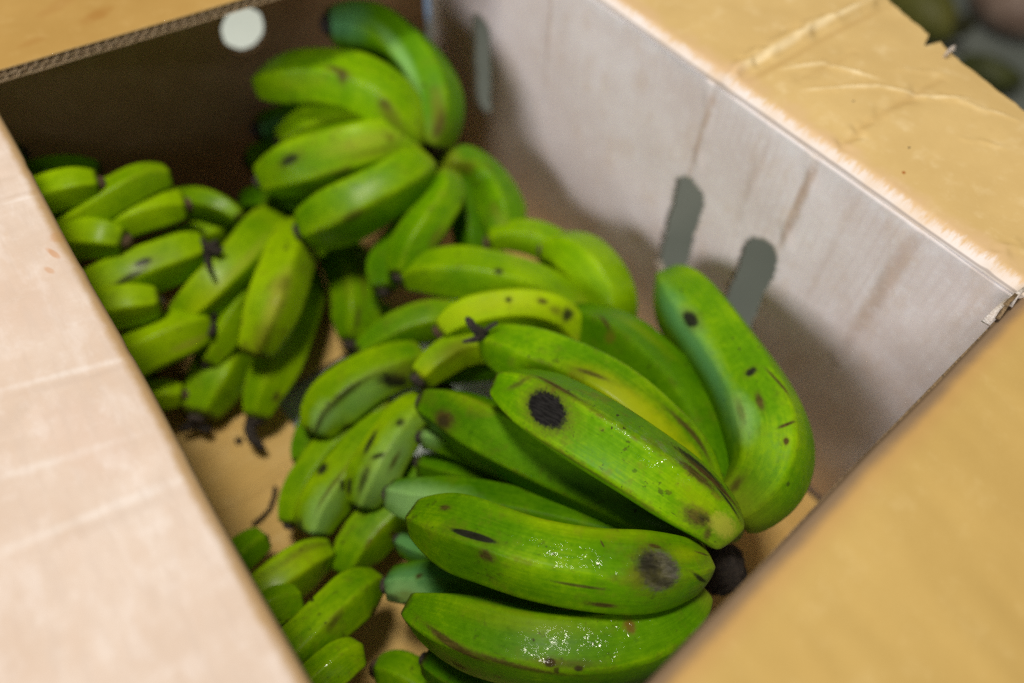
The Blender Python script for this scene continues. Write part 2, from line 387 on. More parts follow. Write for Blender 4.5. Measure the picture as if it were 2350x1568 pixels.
M_flapL = cardboard('pale_flap', (.74, .62, .535), (.64, .50, .40), (.82, .73, .67), flute=0, fscale=9, fstr=.22, extra=lip, stains=[
    lcr((0, 450), (120, 405), .0016, (.54, .41, .32), .45), lcr((0, 462), (130, 415), .0018, (.86, .80, .76), .4), lcr((0, 905), (310, 800), .0020, (.86, .80, .76), .45), lcr((0, 925), (320, 818), .0022, (.56, .44, .36), .35),
    lcr((0, 1110), (280, 1004), .0026, (.86, .80, .76), .35), lcr((0, 1285), (450, 1075), .0028, (.86, .80, .76), .4), lcr((0, 1315), (460, 1100), .0028, (.58, .46, .38), .28),
    lst(128, 533, .006, .004, 0, OR, .55), lst(118, 575, .006, .0016, .3, OR, .6), lst(110, 615, .004, .0016, .3, OR, .5),
    lst(50, 700, .03, .02, .3, (.66, .48, .38), .25), lst(200, 1000, .03, .015, .3, (.68, .48, .40), .2)])
sheet('flap', f_flapL, (.0, YB-.085), (0, .105), 200, 50, [M_flapL, M_tan, M_edge], side=1, th=.005,
      disp=bumps([(.43, .0, .40, .1, .004, -.0013), (.33, 0, .31, .1, .005, .0010), (.27, 0, .24, .1, .004, -.001), (.20, 0, .18, .1, .006, .0009)], .0005, .08, 31),
      label='pale pinkish flap folded inward, out of focus')
# far flap folded in: three liners with two fluted sheets between, cut edge towards the camera
ye = lambda x: .5225 - .1035*x
def f_flapB(dz):
    return lambda s, t: np.stack([s, ye(s)+t, dz+0*s+.03*t], -1)
M_flapB = cardboard('tan_far_flap', (.47, .29, .085), (.40, .235, .06), (.54, .36, .13), flute=None, stains=[
    ((.075, .03), (.012, .006), .4, (.34, .16, .03), .7, .6, .5), ((.03, .02), (.009, .004), .2, (.36, .18, .04), .5, .6, .5), ((.06, .055), (.02, .006), .5, (.38, .2, .05), .5, .6, .5)])
M_kraft = plain('fluting', (.56, .40, .22), .9, 300, bump=.3, dark=(.42, .28, .14))
ztop = .0046
sheet('flap', f_flapB(ztop), (XL, .372), (0, .098), 160, 40, [M_flapB, M_tan, M_kraft], side=1, th=.0006, disp=bumps([], .0008, .08, 41),
      label='tan far flap folded inward with its corrugated cut edge showing')
bm = bmesh.new()
def strip(fz, x0, x1, nx, th, dpt=.03):
    prev = None
    for k in range(nx):
        x = x0+(x1-x0)*k/(nx-1); z = fz(x)
        y = ye(x)
        q = [bm.verts.new((x-BL[0], y+yy-BL[1], z+.03*yy+zz-BL[2])) for yy, zz in ((.0006+random.uniform(0, .0006), 0), (dpt, 0), (dpt, -th), (.0006, -th))]
        if prev:
            for j in range(4): bm.faces.new((prev[j], q[j], q[(j+1) % 4], prev[(j+1) % 4]))
        prev = q
d0 = bumps([], .0008, .08, 41)
sag = lambda x: float(d0(np.array(x), np.array(0.)))
hp = .0034
for lv in (1, 2): strip(lambda x: ztop+sag(x)-.0006-hp*lv+.0, XL, .372, 120, .0006)
for lv in (0, 1):
    per = .0072 if lv else .0064
    strip(lambda x: ztop+sag(x)-.0009-hp*lv-(hp-.0009)*(.5-.5*math.sin(2*math.pi*x/per+lv)), XL, .372, 900, .00045)
bmesh.ops.recalc_face_normals(bm, faces=bm.faces)
me = bpy.data.meshes.new('fluting'); bm.to_mesh(me); bm.free()
fo = link('fluting', me, M_kraft, BOX, False); fo['kind'] = 'stuff'

# ------------------------------------------------------------------ fruit
STEM = plain('dry_stem', (.055, .04, .03), .85, 400, bump=.8, dark=(.010, .008, .008))
CAP = plain('dry_blossom_end', (.10, .075, .06), .9, 350, bump=.8, dark=(.012, .010, .011))
CAPB = plain('brown_blossom_end', (.20, .12, .07), .85, 350, bump=.8, dark=(.03, .018, .012))
CROWN = plain('cut_crown', (.20, .15, .05), .8, 200, bump=.8, dark=(.05, .05, .012))
KIND = {'black': (.010, .009, .008), 'brown': (.055, .030, .010), 'scab': (.075, .068, .058), 'rust': (.15, .065, .012),
        'cool_light': (.34, .62, .22), 'cool_light_deep': (.115, .33, .12), 'yellow': (.46, .52, .002), 'olive': (.13, .14, .008), 'straw': (.38, .36, .04)}  # both blue-green kinds paint cool side light onto the peel

def peel(name, tone, spots, wets, speck, stain, glossy, seed):
    """green peel; tone 0 deep green .. 1 yellow green; marks are UV ellipses of scar tissue or painted cool light"""
    n = N(name); uv = n.coord('UV'); ob = n.vmath('ADD', n.coord('Object'), (seed*.37, seed*.11, seed*.23))
    lo = n.noise(ob, 26, 3, .55); fine = n.noise(ob, 260, 4, .7)
    str_ = n.noise(n.vmath('MULTIPLY', uv, (.06, 1, 1)), 700, 3, .6)
    g0, g1, g2 = (.022, .115, .0005), (.100, .250, .0006), (.31, .50, .001)
    k = n.math('ADD', n.math('MULTIPLY', n.math('SUBTRACT', lo, .5), .8), tone)
    k = n.math('ADD', k, n.math('MULTIPLY', n.math('SUBTRACT', str_, .5), .42))
    k = n.math('ADD', k, n.math('MULTIPLY', n.math('SUBTRACT', fine, .5), .50))
    ridge = n.attr('ridge')
    k = n.math('ADD', k, n.math('MULTIPLY', ridge, .12))
    c = n.mix(n.rng(k, 0, .5, smooth=False), g0, g1); c = n.mix(n.rng(k, .5, 1.05, smooth=False), c, g2)
    tt = n.attr('along')
    c = n.mix(n.math('MULTIPLY', n.rng(tt, .86, 1.0), .5), c, (.30, .32, .02))
    en = n.math('MULTIPLY', n.rng(n.math('ADD', tt, n.math('MULTIPLY', n.math('SUBTRACT', fine, .5), .05)), .045, .012), .85)
    c = n.mix(en, c, (.05, .035, .012))
    # scuffed ridges and mottled bruising
    rz = n.math('MULTIPLY', n.rng(n.math('ADD', ridge, n.math('MULTIPLY', n.math('SUBTRACT', n.noise(ob, 90, 5, .75), .5), 1.6)), 0.86, 1.28), .9*stain)
    c = n.mix(rz, c, (.11, .07, .012))
    bl = n.math('MULTIPLY', n.rng(n.noise(ob, 60, 5, .7), .545, .68), .55*stain); c = n.mix(bl, c, (.14, .12, .012))
    dk = n.math('MULTIPLY', n.rng(n.noise(n.vmath('ADD', ob, (3., 1., 2.)), 85, 4, .75), .615, .665), .8*stain); c = n.mix(dk, c, (.035, .022, .008))
    vo = n.t.nodes.new('ShaderNodeTexVoronoi'); n.put(vo.inputs['Vector'], n.vmath('ADD', ob, n.vmath('MULTIPLY', n.comb(n.noise(ob, 420, 2), n.noise(ob, 390, 2), n.noise(ob, 450, 2)), (.003, .003, .003)))); vo.inputs['Scale'].default_value = 230
    cr = n.sep(vo.outputs['Color'])[0]; rad = n.math('ADD', n.math('MULTIPLY', n.math('POWER', n.rng(cr, .7, 1., smooth=False), 3.), .30), .05)
    sp = n.math('MULTIPLY', n.rng(n.math('SUBTRACT', vo.outputs['Distance'], rad), .04, -.05), n.math('MULTIPLY', n.rng(cr, .80-.12*speck, .82-.12*speck), n.rng(n.noise(ob, 40, 2), .58-.15*speck, .68-.15*speck)))
    c = n.mix(n.math('MULTIPLY', sp, .85), c, (.03, .022, .008))
    sk_ = n.rng(n.noise(n.vmath('MULTIPLY', uv, (.25, 1, 1)), 520, 3, .75), .655, .70); c = n.mix(n.math('MULTIPLY', sk_, .65*speck), c, (.035, .02, .008))
    rough = n.rng(fine, .3, .7, .30, .46) if glossy else n.rng(fine, .3, .7, .40, .58)
    dull = None
    for j, (sc_, sr, rot, kind, stg, soft, wob) in enumerate(spots):
        m = n.math('MULTIPLY', n.ellipse(uv, sc_, sr, rot, soft, min(wob*1.35, .9), 120 if kind in ('cool_light', 'cool_light_deep', 'yellow') else (420 if min(sr) > .0022 else 900), j+seed), stg)
        cc = KIND[kind]
        if kind in ('black', 'scab', 'brown') and min(sr) > .0011:
            hm = n.ellipse(uv, sc_, (sr[0]*1.5, sr[1]*1.5), rot, .95, .8, 330, j+seed+9); c = n.mix(n.math('MULTIPLY', hm, .6*stg), c, (.10, .095, .008))
        if kind in ('black', 'scab', 'brown'): cc = n.mix(n.rng(n.noise(n.vmath('MULTIPLY', uv, (.22, 1, 1)), 800, 4, .8), .36, .68), tuple(x*.6 for x in cc), tuple(x*1.8+.002 for x in cc))
        c = n.mix(m, c, cc)
        if kind not in ('yellow', 'olive'): dull = m if dull is None else n.math('MAXIMUM', dull, m)
    h = n.math('ADD', n.math('MULTIPLY', fine, .5), n.math('MULTIPLY', str_, .7))
    if dull is not None:
        rough = n.math('ADD', rough, n.math('MULTIPLY', dull, .3)); h = n.math('ADD', h, n.math('MULTIPLY', n.math('MULTIPLY', dull, n.noise(uv, 1300, 4, .8)), 2.))
    nb = n.bump(h, .22, .0004)
    kw = dict(Base_Color=c, Roughness=rough, Specular_IOR_Level=.06, Normal=nb, Subsurface_Weight=0.)
    if glossy and not wets: kw.update(Coat_Weight=.08, Coat_Roughness=.20, Coat_IOR=1.45)
    if wets:
        m = None
        for j, (sc_, sr, rot) in enumerate(wets):
            e = n.ellipse(uv, sc_, sr, rot, .9, .5, 300, j+seed); m = e if m is None else n.math('MAXIMUM', m, e)
        w1 = n.noise(n.vmath('ADD', uv, (seed, 2., 5.)), 240, 1.5, .5, .6); w2 = n.noise(uv, 700, 1, .5)
        dr = n.math('ADD', w1, n.math('MULTIPLY', w2, .35)); gate = n.rng(n.noise(uv, 150, 2), .44, .58)
        kw.update(Coat_Weight=n.math('MULTIPLY', n.math('MULTIPLY', m, gate), 1.0), Coat_Roughness=.07, Coat_IOR=1.5, Coat_Normal=n.bump(dr, 1.0, .0013))
    return n.set(**kw)

def catmull(P, n):
    P = np.array(P); P = np.vstack([2*P[0]-P[1], P, 2*P[-1]-P[-2]])
    out = []
    for i in range(1, len(P)-2):
        for u in np.linspace(0, 1, 24, endpoint=False):
            a, b, c, d = P[i-1], P[i], P[i+1], P[i+2]
            out.append(.5*((2*b)+(c-a)*u+(2*a-5*b+4*c-d)*u*u+(3*b-a-3*c+d)*u**3))
    out.append(P[-2]); out = np.array(out)
    L = np.concatenate([[0], np.cumsum(np.linalg.norm(np.diff(out, axis=0), axis=1))])
    s = np.linspace(0, L[-1], n)
    return np.stack([np.interp(s, L, out[:, k]) for k in range(3)], -1), s

bn = 0; ZO = 0.0        # ZO lowers a whole hand towards the floor
def banana(parent, px, hw, z, phi=0, tip=.42, stem=.62, tone=.55, spots=(), wet=(), speck=.5, stain=.5, cap='dry', capsize=1., flat=.85,
           glossy=True, name='banana', label=None, belly=.0, remnant=None, taper=.30, nth=72, ns=64):
    """one fruit from blossom tip to stalk: px picture points, hw half width in picture pixels at its fattest, z heights at the points"""
    global bn; bn += 1; seed = bn*1.0
    off = np.array(parent.location) if parent is not None else np.zeros(3)
    if not hasattr(z, '__len__'): z = [z]*len(px)
    zz = np.interp(np.linspace(0, 1, len(px)), np.linspace(0, 1, len(z)), z)+ZO
    pts = []
    for (x, y), zq in zip(px, zz):
        for _ in range(60):                          # keep the fruit inside the carton
            p = at(x, y, zq); r = hw*(proj(p)[2])/FPX
            if p[1] > YB-.010-r*.75 or p[0] > .366-r*.75: zq += .004
            elif p[2]-r < ZF+.002: zq += .004
            else: break
        pts.append(p)
    C, s = catmull(pts, ns); L = s[-1]; t = s/L
    R = hw*proj(C[ns//2])[2]/FPX
    T = np.gradient(C, axis=0); T /= np.linalg.norm(T, axis=1, keepdims=True)
    ref = CAM-C[ns//2]; Ns = []
    nrm = ref-T[ns//2]*(ref@T[ns//2]); nrm /= np.linalg.norm(nrm)
    Nf = np.zeros_like(C); Nf[ns//2] = nrm
    for i in range(ns//2+1, ns): v = Nf[i-1]-T[i]*(Nf[i-1]@T[i]); Nf[i] = v/np.linalg.norm(v)
    for i in range(ns//2-1, -1, -1): v = Nf[i+1]-T[i]*(Nf[i+1]@T[i]); Nf[i] = v/np.linalg.norm(v)
    B = np.cross(T, Nf)
    a = np.clip(t/taper, 0, 1); b = np.clip((1-t)/.30, 0, 1)
    prof = (tip+(1-tip)*np.sin(a*np.pi/2)**.85)*(stem+(1-stem)*np.sin(b*np.pi/2)**.9)
    prof *= 1+.03*np.sin(t*9+seed)+belly*np.sin(t*np.pi)
    # rounded ends
    e0 = np.clip(t*L/(R*tip*.55), 0, 1); prof *= np.sqrt(np.clip(1-(1-e0)**2, .0, 1))*.72+.28*np.clip(e0*3+.4, 0, 1)
    e1 = np.clip((1-t)*L/(R*stem*.5), 0, 1); prof *= np.sqrt(np.clip(1-(1-e1)**2, .0, 1))*.6+.4*np.clip(e1*3+.3, 0, 1)
    th = np.linspace(-np.pi, np.pi, nth, endpoint=True)
    n5 = 5; step = 2*np.pi/n5
    # ridges at slightly uneven angles; facets between them nearly flat
    angs = math.radians(phi)+step*np.arange(-5, 6)+rng.uniform(-.09, .09, 11)
    angs = np.sort(angs)
    ii = np.clip(np.searchsorted(angs, th)-1, 0, len(angs)-2)
    lo, hi = angs[ii], angs[ii+1]; mid = (lo+hi)/2; half = (hi-lo)/2
    poly = np.cos(half)/np.cos(np.clip(th-mid, -half, half)); poly = 1+(poly-np.mean(poly))*1.3
    ridge = np.exp(-(np.minimum(th-lo, hi-th)/.20)**2)
    k = flat*(.55+.45*np.clip(1-t, 0, 1))
    ring = 1+(poly[None, :]-1)*k[:, None]
    ring = ring*(1+.012*vn(t[:, None]*6+seed, th[None, :]*0+np.cos(th)[None, :]*2, 1, int(seed) % 13))
    rad = (R*prof)[:, None]*ring
    V = C[:, None, :]+rad[..., None]*(Nf[:, None, :]*np.cos(th)[None, :, None]+B[:, None, :]*np.sin(th)[None, :, None])
    U = np.stack([np.repeat(s[:, None], nth, 1), np.repeat((th*R)[None, :], ns, 0)], -1)
    pv = proj(V); facing = ((V-C[:, None, :])*(CAM-V)).sum(-1) > 0
    def uvat(x, y):
        d = np.hypot(pv[..., 0]-x, pv[..., 1]-y)+np.where(facing, 0, 1e4); i, j = np.unravel_index(np.argmin(d), d.shape)
        return (float(U[i, j, 0]), float(U[i, j, 1])), float(pv[i, j, 2])/FPX
    sp = []
    for q in spots:
        x, y, ra, rb, rot, kind = q[:6]; stg, soft, wob = (list(q[6:])+[.95, .3, .35][len(q)-6:])[:3]
        c_, m_ = uvat(x, y); sp.append((c_, (ra*m_*1.15, rb*m_*1.15), math.radians(rot), kind, stg, soft, wob))
    wt_ = []
    for x, y, ra, rb, rot in wet:
        c_, m_ = uvat(x, y); wt_.append((c_, (ra*m_, rb*m_), math.radians(rot)))
    mat = peel('green_peel', tone, sp, wt_, speck, stain, glossy, seed)
    idx = np.arange(ns*nth).reshape(ns, nth)
    F = np.stack([idx[:-1, :-1], idx[:-1, 1:], idx[1:, 1:], idx[1:, :-1]], -1).reshape(-1, 4).tolist()
    F += [idx[0, :-1][::-1].tolist(), idx[-1, :-1].tolist()]
    me = mesh(name, V.reshape(-1, 3)-off, F, U.reshape(-1, 2))
    for nm, val in (('ridge', np.repeat(ridge[None, :], ns, 0)), ('along', np.repeat(t[:, None], nth, 1))):
        at_ = me.attributes.new(nm, 'FLOAT', 'POINT'); at_.data.foreach_set('value', val.ravel().astype(np.float32))
    o = link(name, me, mat, parent)
    if label: o['label'] = label
    if cap:
        r0 = R*tip*.62*capsize; knob('blossom_end', C[0]-T[0]*r0*.05, -T[0], r0, r0*.75, CAP if cap == 'dry' else CAPB, o, off)
    if remnant: knob_string(C[0], remnant, o, off)
    return o, C, R
def knob(name, p, d, r, ln, mat, parent, off, nth=14, nr=7):
    d = np.array(d)/np.linalg.norm(d); a = np.cross(d, (.3, .5, .8)); a /= np.linalg.norm(a); b = np.cross(d, a)
    V, F = [], []
    for i in range(nr):
        q = i/(nr-1); rr = r*math.sqrt(max(0, 1-(q*.93)**3.2)); hh = (q-.35)*ln
        for j in range(nth):
            an = 2*np.pi*j/nth; k = 1+random.uniform(-.16, .16)
            V.append(p+d*hh*(1+random.uniform(-.1, .15))+(a*math.cos(an)+b*math.sin(an))*rr*k)
    for i in range(nr-1):
        for j in range(nth): F.append((i*nth+j, i*nth+(j+1) % nth, (i+1)*nth+(j+1) % nth, (i+1)*nth+j))
    F.append(list(range(nth))[::-1]); F.append([(nr-1)*nth+j for j in range(nth)])
    return link(name, mesh(name, np.array(V)-off, F), mat, parent)
def tube(bm, pts, rads, off, n=8, jag=.2):
    prev = None
    pts = [np.array(p) for p in pts]
    for i, p in enumerate(pts):
        d = pts[min(i+1, len(pts)-1)]-pts[max(i-1, 0)]; d = d/(np.linalg.norm(d)+1e-9)
        a = np.cross(d, (.31, .52, .79)); a /= np.linalg.norm(a); b = np.cross(d, a)
        ring = [bm.verts.new(p-off+(a*math.cos(2*math.pi*j/n)+b*math.sin(2*math.pi*j/n))*rads[i]*(1+random.uniform(-jag, jag))) for j in range(n)]
        if prev:
            for j in range(n): bm.faces.new((prev[j], prev[(j+1) % n], ring[(j+1) % n], ring[j]))
        else: bm.faces.new(ring[::-1])
        prev = ring
    bm.faces.new(prev)
def tubes(name, chains, mat, parent, off):
    bm = bmesh.new()
    for pts, rads in chains: tube(bm, pts, rads, off)
    me_ = bpy.data.meshes.new(name); bm.to_mesh(me_); bm.free()
    return link(name, me_, mat, parent)
def pxchain(pts, z, r):
    """picture points -> space chain at height z (or heights), radii in picture pixels"""
    z = [q+ZO for q in (z if hasattr(z, '__len__') else [z]*len(pts))]
    P = [at(x, y, q) for (x, y), q in zip(pts, z)]
    return P, [rr*proj(p)[2]/FPX for p, rr in zip(P, r)]
def remnant(parent_obj, chains, off, mat=STEM):
    return tubes('dried_flower', [pxchain(*c) for c in chains], mat, parent_obj, off)

GRP = 'hands of green bananas in the box'
# ---- the large hand in front, in focus
A = thing('banana_hand', 'largest sharpest hand of green bananas nearest the camera, wet with two big dark scars', 'bananas', at(1640, 1275, -.125), GRP)
Ao = np.array(A.location)
banana(A, [(1528, 640), (1572, 690), (1648, 790), (1725, 910), (1762, 1010), (1758, 1085), (1722, 1140), (1668, 1178)], 89, [-.150, -.135, -.118, -.108, -.104, -.106, -.112, -.12], phi=20, tip=.36, stem=.60, tone=0.52, speck=.5, stain=.3, glossy=False,
       label='curved banana standing against the slotted wall, cool light painted blue-green on one side',
       spots=[(1560, 745, 150, 38, 0, 'cool_light_deep', 0.71, .9, .25), (1640, 880, 140, 30, 0, 'cool_light_deep', 0.67, .9, .3), (1700, 960, 60, 26, 0, 'cool_light', 0.42, .9, .3),
              (1585, 735, 26, 13, 0, 'black', .95, .3, .5), (1722, 858, 14, 9, 60, 'black', .95, .4, .6), (1748, 925, 20, 7, 0, 'brown', .8, .5, .6), (1700, 940, 34, 8, 0, 'brown', .45, .7, .4),
              (1783, 870, 44, 2.6, -14, 'brown', .95, .4, .25), (1803, 978, 20, 3, 70, 'brown', .95, .5, .3), (1803, 1022, 6, 5, 0, 'brown', .9, .3, .3), (1690, 1115, 22, 12, 0, 'brown', .7, .8, .6), (1800, 770, 120, 26, 0, 'yellow', 0.15, .9, .3)])
banana(A, [(1303, 722), (1370, 758), (1450, 812), (1540, 900), (1600, 1000), (1637, 1090), (1655, 1240)], 74, [-.150, -.14, -.135, -.130, -.125], phi=-12, tip=.40, tone=0.32, stain=.4,
       spots=[(1390, 738, 26, 4, 25, 'brown', .85, .5, .4), (1402, 778, 15, 15, 0, 'olive', .8, .6, .3), (1318, 735, 12, 16, 0, 'black', .9, .4, .6), (1480, 760, 90, 18, 0, 'yellow', 0.18, .9, .3)])
a3, C3, R3 = banana(A, [(1114, 786), (1180, 806), (1290, 848), (1400, 905), (1500, 985), (1572, 1062), (1630, 1190)], 77, [-.118, -.105, -.098, -.094, -.098, -.106, -.116], phi=8, tip=.40, tone=0.50, stain=.55, speck=.8,
       label='banana with a bright yellow-green flank and a dried flower at its tip',
       spots=[(1480, 950, 150, 34, 0, 'yellow', .70, .9, .4), (1385, 880, 80, 22, 0, 'yellow', 0.21, .9, .5), (1322, 862, 22, 18, 0, 'olive', .5, .8, .8), (1355, 855, 30, 5, -10, 'brown', .7, .6, .6), (1592, 1000, 60, 6, 0, 'brown', .75, .6, .5), (1590, 1040, 30, 12, 0, 'yellow', 0.30, .8, .5)])
remnant(a3, [([(1122, 782), (1105, 768), (1088, 752), (1077, 738), (1070, 728)], [-.108, -.100, -.092, -.088, -.086], [15, 14, 11, 9, 5]), ([(1105, 768), (1125, 750), (1140, 742)], [-.10, -.092, -.088], [8, 6, 4]), ([(1110, 772), (1085, 780), (1062, 785)], [-.10, -.098, -.098], [10, 7, 4])], Ao)
banana(A, [(1142, 880), (1210, 914), (1320, 975), (1430, 1042), (1540, 1115), (1622, 1175), (1664, 1222)], 84, [-.086, -.078, -.066, -.062, -.066, -.076, -.088], phi=-24, tip=.40, stem=.62, tone=0.46, stain=.75, speck=.9, taper=.26,
       label='topmost banana with a large oval dark scar',
       spots=[(1252, 936, 58, 40, 6, 'brown', .5, .5, .6), (1252, 936, 49, 34, 6, 'black', 1, .2, .30), (1275, 885, 62, 6, 4, 'brown', .8, .7, .6), (1190, 880, 30, 8, -40, 'brown', .55, .8, .7),
              (1610, 1075, 62, 17, 8, 'black', .9, .4, .6), (1640, 1110, 62, 9, 6, 'brown', .9, .5, .6), (1592, 1085, 40, 12, 5, 'brown', .8, .5, .7), (1605, 1190, 30, 24, 0, 'brown', .85, .7, .6), (1612, 1186, 16, 12, 0, 'black', .7, .6, .6),
              (1660, 1210, 34, 30, 0, 'straw', .7, .5, .5), (1625, 1230, 18, 8, 60, 'brown', .7, .7, .6), (1668, 1150, 36, 5, 20, 'black', .85, .5, .5), (1600, 1140, 60, 30, 0, 'yellow', 0.24, .9, .5), (1350, 1075, 120, 7, 0, 'brown', .4, .9, .7)],
       wet=[(1490, 1015, 95, 26, 0), (1540, 1080, 60, 20, 0)], cap='dry', capsize=.6)
banana(A, [(968, 922), (1040, 950), (1150, 1010), (1270, 1072), (1400, 1132), (1520, 1192), (1615, 1245)], 76, [-.132, -.122, -.114, -.108, -.108], phi=30, tip=.45, tone=0.32, stain=.45,
       spots=[(1022, 965, 26, 20, 0, 'brown', .9, .6, .6), (1020, 968, 16, 12, 0, 'black', .6, .6, .6), (1080, 915, 60, 22, 0, 'yellow', 0.21, .9, .4)])
banana(A, [(890, 1132), (960, 1150), (1100, 1168), (1250, 1195), (1400, 1230), (1585, 1275)], 62, [-.150, -.142, -.132, -.126, -.122], phi=-10, tip=.5, tone=0.28, stain=.3, glossy=False,
       label='banana with pale blue-green light painted on its tip', spots=[(930, 1150, 80, 60, 0, 'cool_light', 0.63, .8, .3), (1020, 1140, 70, 30, 0, 'cool_light', 0.29, .9, .4)])
banana(A, [(948, 1186), (1010, 1206), (1110, 1240), (1230, 1280), (1360, 1303), (1480, 1308), (1562, 1302), (1604, 1292)], 90, [-.100, -.092, -.080, -.074, -.074, -.080, -.088, -.098], phi=4, tip=.38, stem=.50, tone=0.44, stain=.45, speck=.7, taper=.27,
       label='wet banana with a round grey fuzzy scar near its stalk',
       spots=[(1470, 1325, 30, 22, 0, 'olive', .6, .8, .5), (1512, 1306, 42, 45, 0, 'scab', .95, .3, .4), (1494, 1300, 26, 34, 0, 'black', .85, .7, .7), (1520, 1335, 30, 10, 20, 'black', .6, .7, .8), (1085, 1228, 46, 7.5, -3, 'black', .95, .25, .12), (1110, 1275, 16, 12, 0, 'brown', .8, .6, .8), (1022, 1163, 14, 8, 0, 'brown', .75, .6, .7),
              (1330, 1342, 50, 4, 0, 'brown', .8, .5, .35), (1385, 1388, 24, 7, 0, 'brown', .85, .5, .4), (1385, 1250, 10, 2, 70, 'brown', .9, .4, .3), (1505, 1250, 14, 5, 10, 'brown', .8, .5, .5), (1610, 1330, 30, 5, 40, 'black', .85, .5, .4), (1612, 1270, 22, 4, 20, 'brown', .8, .5, .4), (1340, 1215, 190, 24, 0, 'yellow', 0.21, .9, .4), (1570, 1270, 40, 26, 0, 'yellow', 0.30, .9, .4)],
       wet=[(1390, 1290, 120, 34, 0), (1290, 1262, 80, 26, 0), (1450, 1275, 60, 34, 0)], cap='dry', capsize=.55)
banana(A, [(940, 1392), (1000, 1420), (1100, 1455), (1220, 1484), (1350, 1490), (1470, 1462), (1550, 1414), (1594, 1355)], 89, [-.128, -.120, -.110, -.104, -.104, -.108, -.112, -.118], phi=28, tip=.36, stem=.6, tone=0.42, stain=.4, speck=.6,
       label='lowest wet banana, partly cut off by the picture edge',
       spots=[(1030, 1475, 70, 8, 12, 'brown', .85, .5, .5), (1180, 1525, 90, 6, 4, 'brown', .7, .6, .6), (1268, 1522, 10, 8, 0, 'black', .95, .3, .3), (1320, 1535, 8, 5, 0, 'black', .9, .3, .3), (1440, 1435, 14, 17, 0, 'rust', .8, .6, .5), (1050, 1530, 18, 12, 0, 'brown', .6, .7, .6), (1300, 1525, 60, 8, 0, 'brown', .5, .8, .6), (1200, 1430, 160, 26, 0, 'yellow', 0.18, .9, .4)],
       wet=[(1340, 1480, 110, 42, 0), (1420, 1450, 80, 34, -8), (1250, 1500, 60, 20, 0)], cap='dry', capsize=.5)
banana(A, [(886, 1345), (940, 1342), (1020, 1345), (1150, 1352), (1300, 1335), (1520, 1315)], 62, [-.170, -.166, -.160, -.150, -.140, -.128], phi=-20, tip=.55, tone=0.20, stain=.4, glossy=False,
       label='banana behind, tip mottled and painted with blue-green light', spots=[(930, 1335, 90, 60, 0, 'cool_light_deep', 0.67, .8, .3), (925, 1360, 60, 40, 0, 'cool_light', 0.59, .8, .5), (905, 1375, 26, 14, 20, 'black', .75, .8, .95), (935, 1365, 30, 18, 0, 'olive', .6, .9, .9), (960, 1320, 7, 7, 0, 'brown', .8, .5, .5), (935, 1392, 14, 10, 0, 'black', .8, .5, .6)])
banana(A, [(972, 1512), (1050, 1552), (1180, 1592), (1350, 1590), (1500, 1505), (1600, 1380)], 64, [-.172, -.166, -.158, -.15, -.142, -.130], phi=15, tip=.4, tone=0.18)
banana(A, [(912, 1238), (980, 1266), (1100, 1300), (1300, 1310), (1560, 1300)], 46, [-.178, -.172, -.165, -.155, -.132], phi=10, tip=.5, tone=.3, glossy=False, spots=[(930, 1245, 60, 40, 0, 'cool_light_deep', 0.67, .8, .3)])
banana(A, [(955, 1062), (1060, 1090), (1200, 1130), (1400, 1190), (1600, 1270)], 46, [-.172, -.165, -.155, -.145, -.128], phi=0, tip=.4, tone=.3)
banana(A, [(962, 1004), (1002, 1006), (1070, 1032), (1180, 1085), (1400, 1180), (1620, 1270)], 30, [-.150, -.148, -.146, -.14, -.135, -.125], phi=0, tip=.8, taper=.1, tone=0.35, cap='dry', capsize=1.1, spots=[(985, 1005, 30, 26, 0, 'cool_light', 0.42, .8, .3)])
knob('crown', at(1640, 1300, -.172), FWD*0.2+np.array([.3, -.5, 0]), .017, .026, STEM, A, Ao, 20, 9)

# ---- hand stacked up in the far right corner
B = thing('banana_hand', 'hand of thick bananas piled up in the far right corner, fingers curving left', 'bananas', at(992, 345, -.13), GRP)
Bo = np.array(B.location)
banana(B, [(748, 55), (812, 58), (890, 85), (955, 148), (994, 220), (1002, 280), (985, 328)], 63, [-.070, -.076, -.083, -.090, -.100, -.110, -.125], phi=25, tip=.55, stem=.7, tone=.40, stain=.4, glossy=False,
       label='outermost curved banana, blue-green light painted near its end',
       spots=[(790, 50, 70, 60, 0, 'cool_light_deep', 0.67, .8, .2), (770, 60, 40, 40, 0, 'cool_light_deep', 0.67, .9, .2), (930, 150, 140, 14, 4, 'cool_light', 0.38, .9, .3), (1010, 277, 16, 12, 0, 'brown', .85, .6, .4), (1000, 235, 30, 16, 0, 'olive', .7, .8, .5)])
banana(B, [(594, 196), (660, 187), (740, 181), (820, 194), (890, 232), (935, 280), (960, 310)], 63, [-.105, -.095, -.088, -.086, -.092, -.105, -.12], phi=-18, tip=.42, stem=.7, tone=.62, stain=.5,
       spots=[(775, 160, 26, 7, 10, 'brown', .7, .6, .6), (785, 178, 10, 12, 0, 'brown', .7, .6, .5), (884, 240, 14, 10, 0, 'brown', .8, .6, .4), (900, 270, 30, 22, 0, 'olive', .8, .8, .5), (690, 190, 90, 26, 0, 'yellow', 0.18, .9, .3)])
banana(B, [(638, 328), (700, 292), (770, 266), (850, 262), (930, 300)], 40, [-.135, -.128, -.122, -.122, -.126], phi=0, tip=.5, tone=.80, stain=.3)
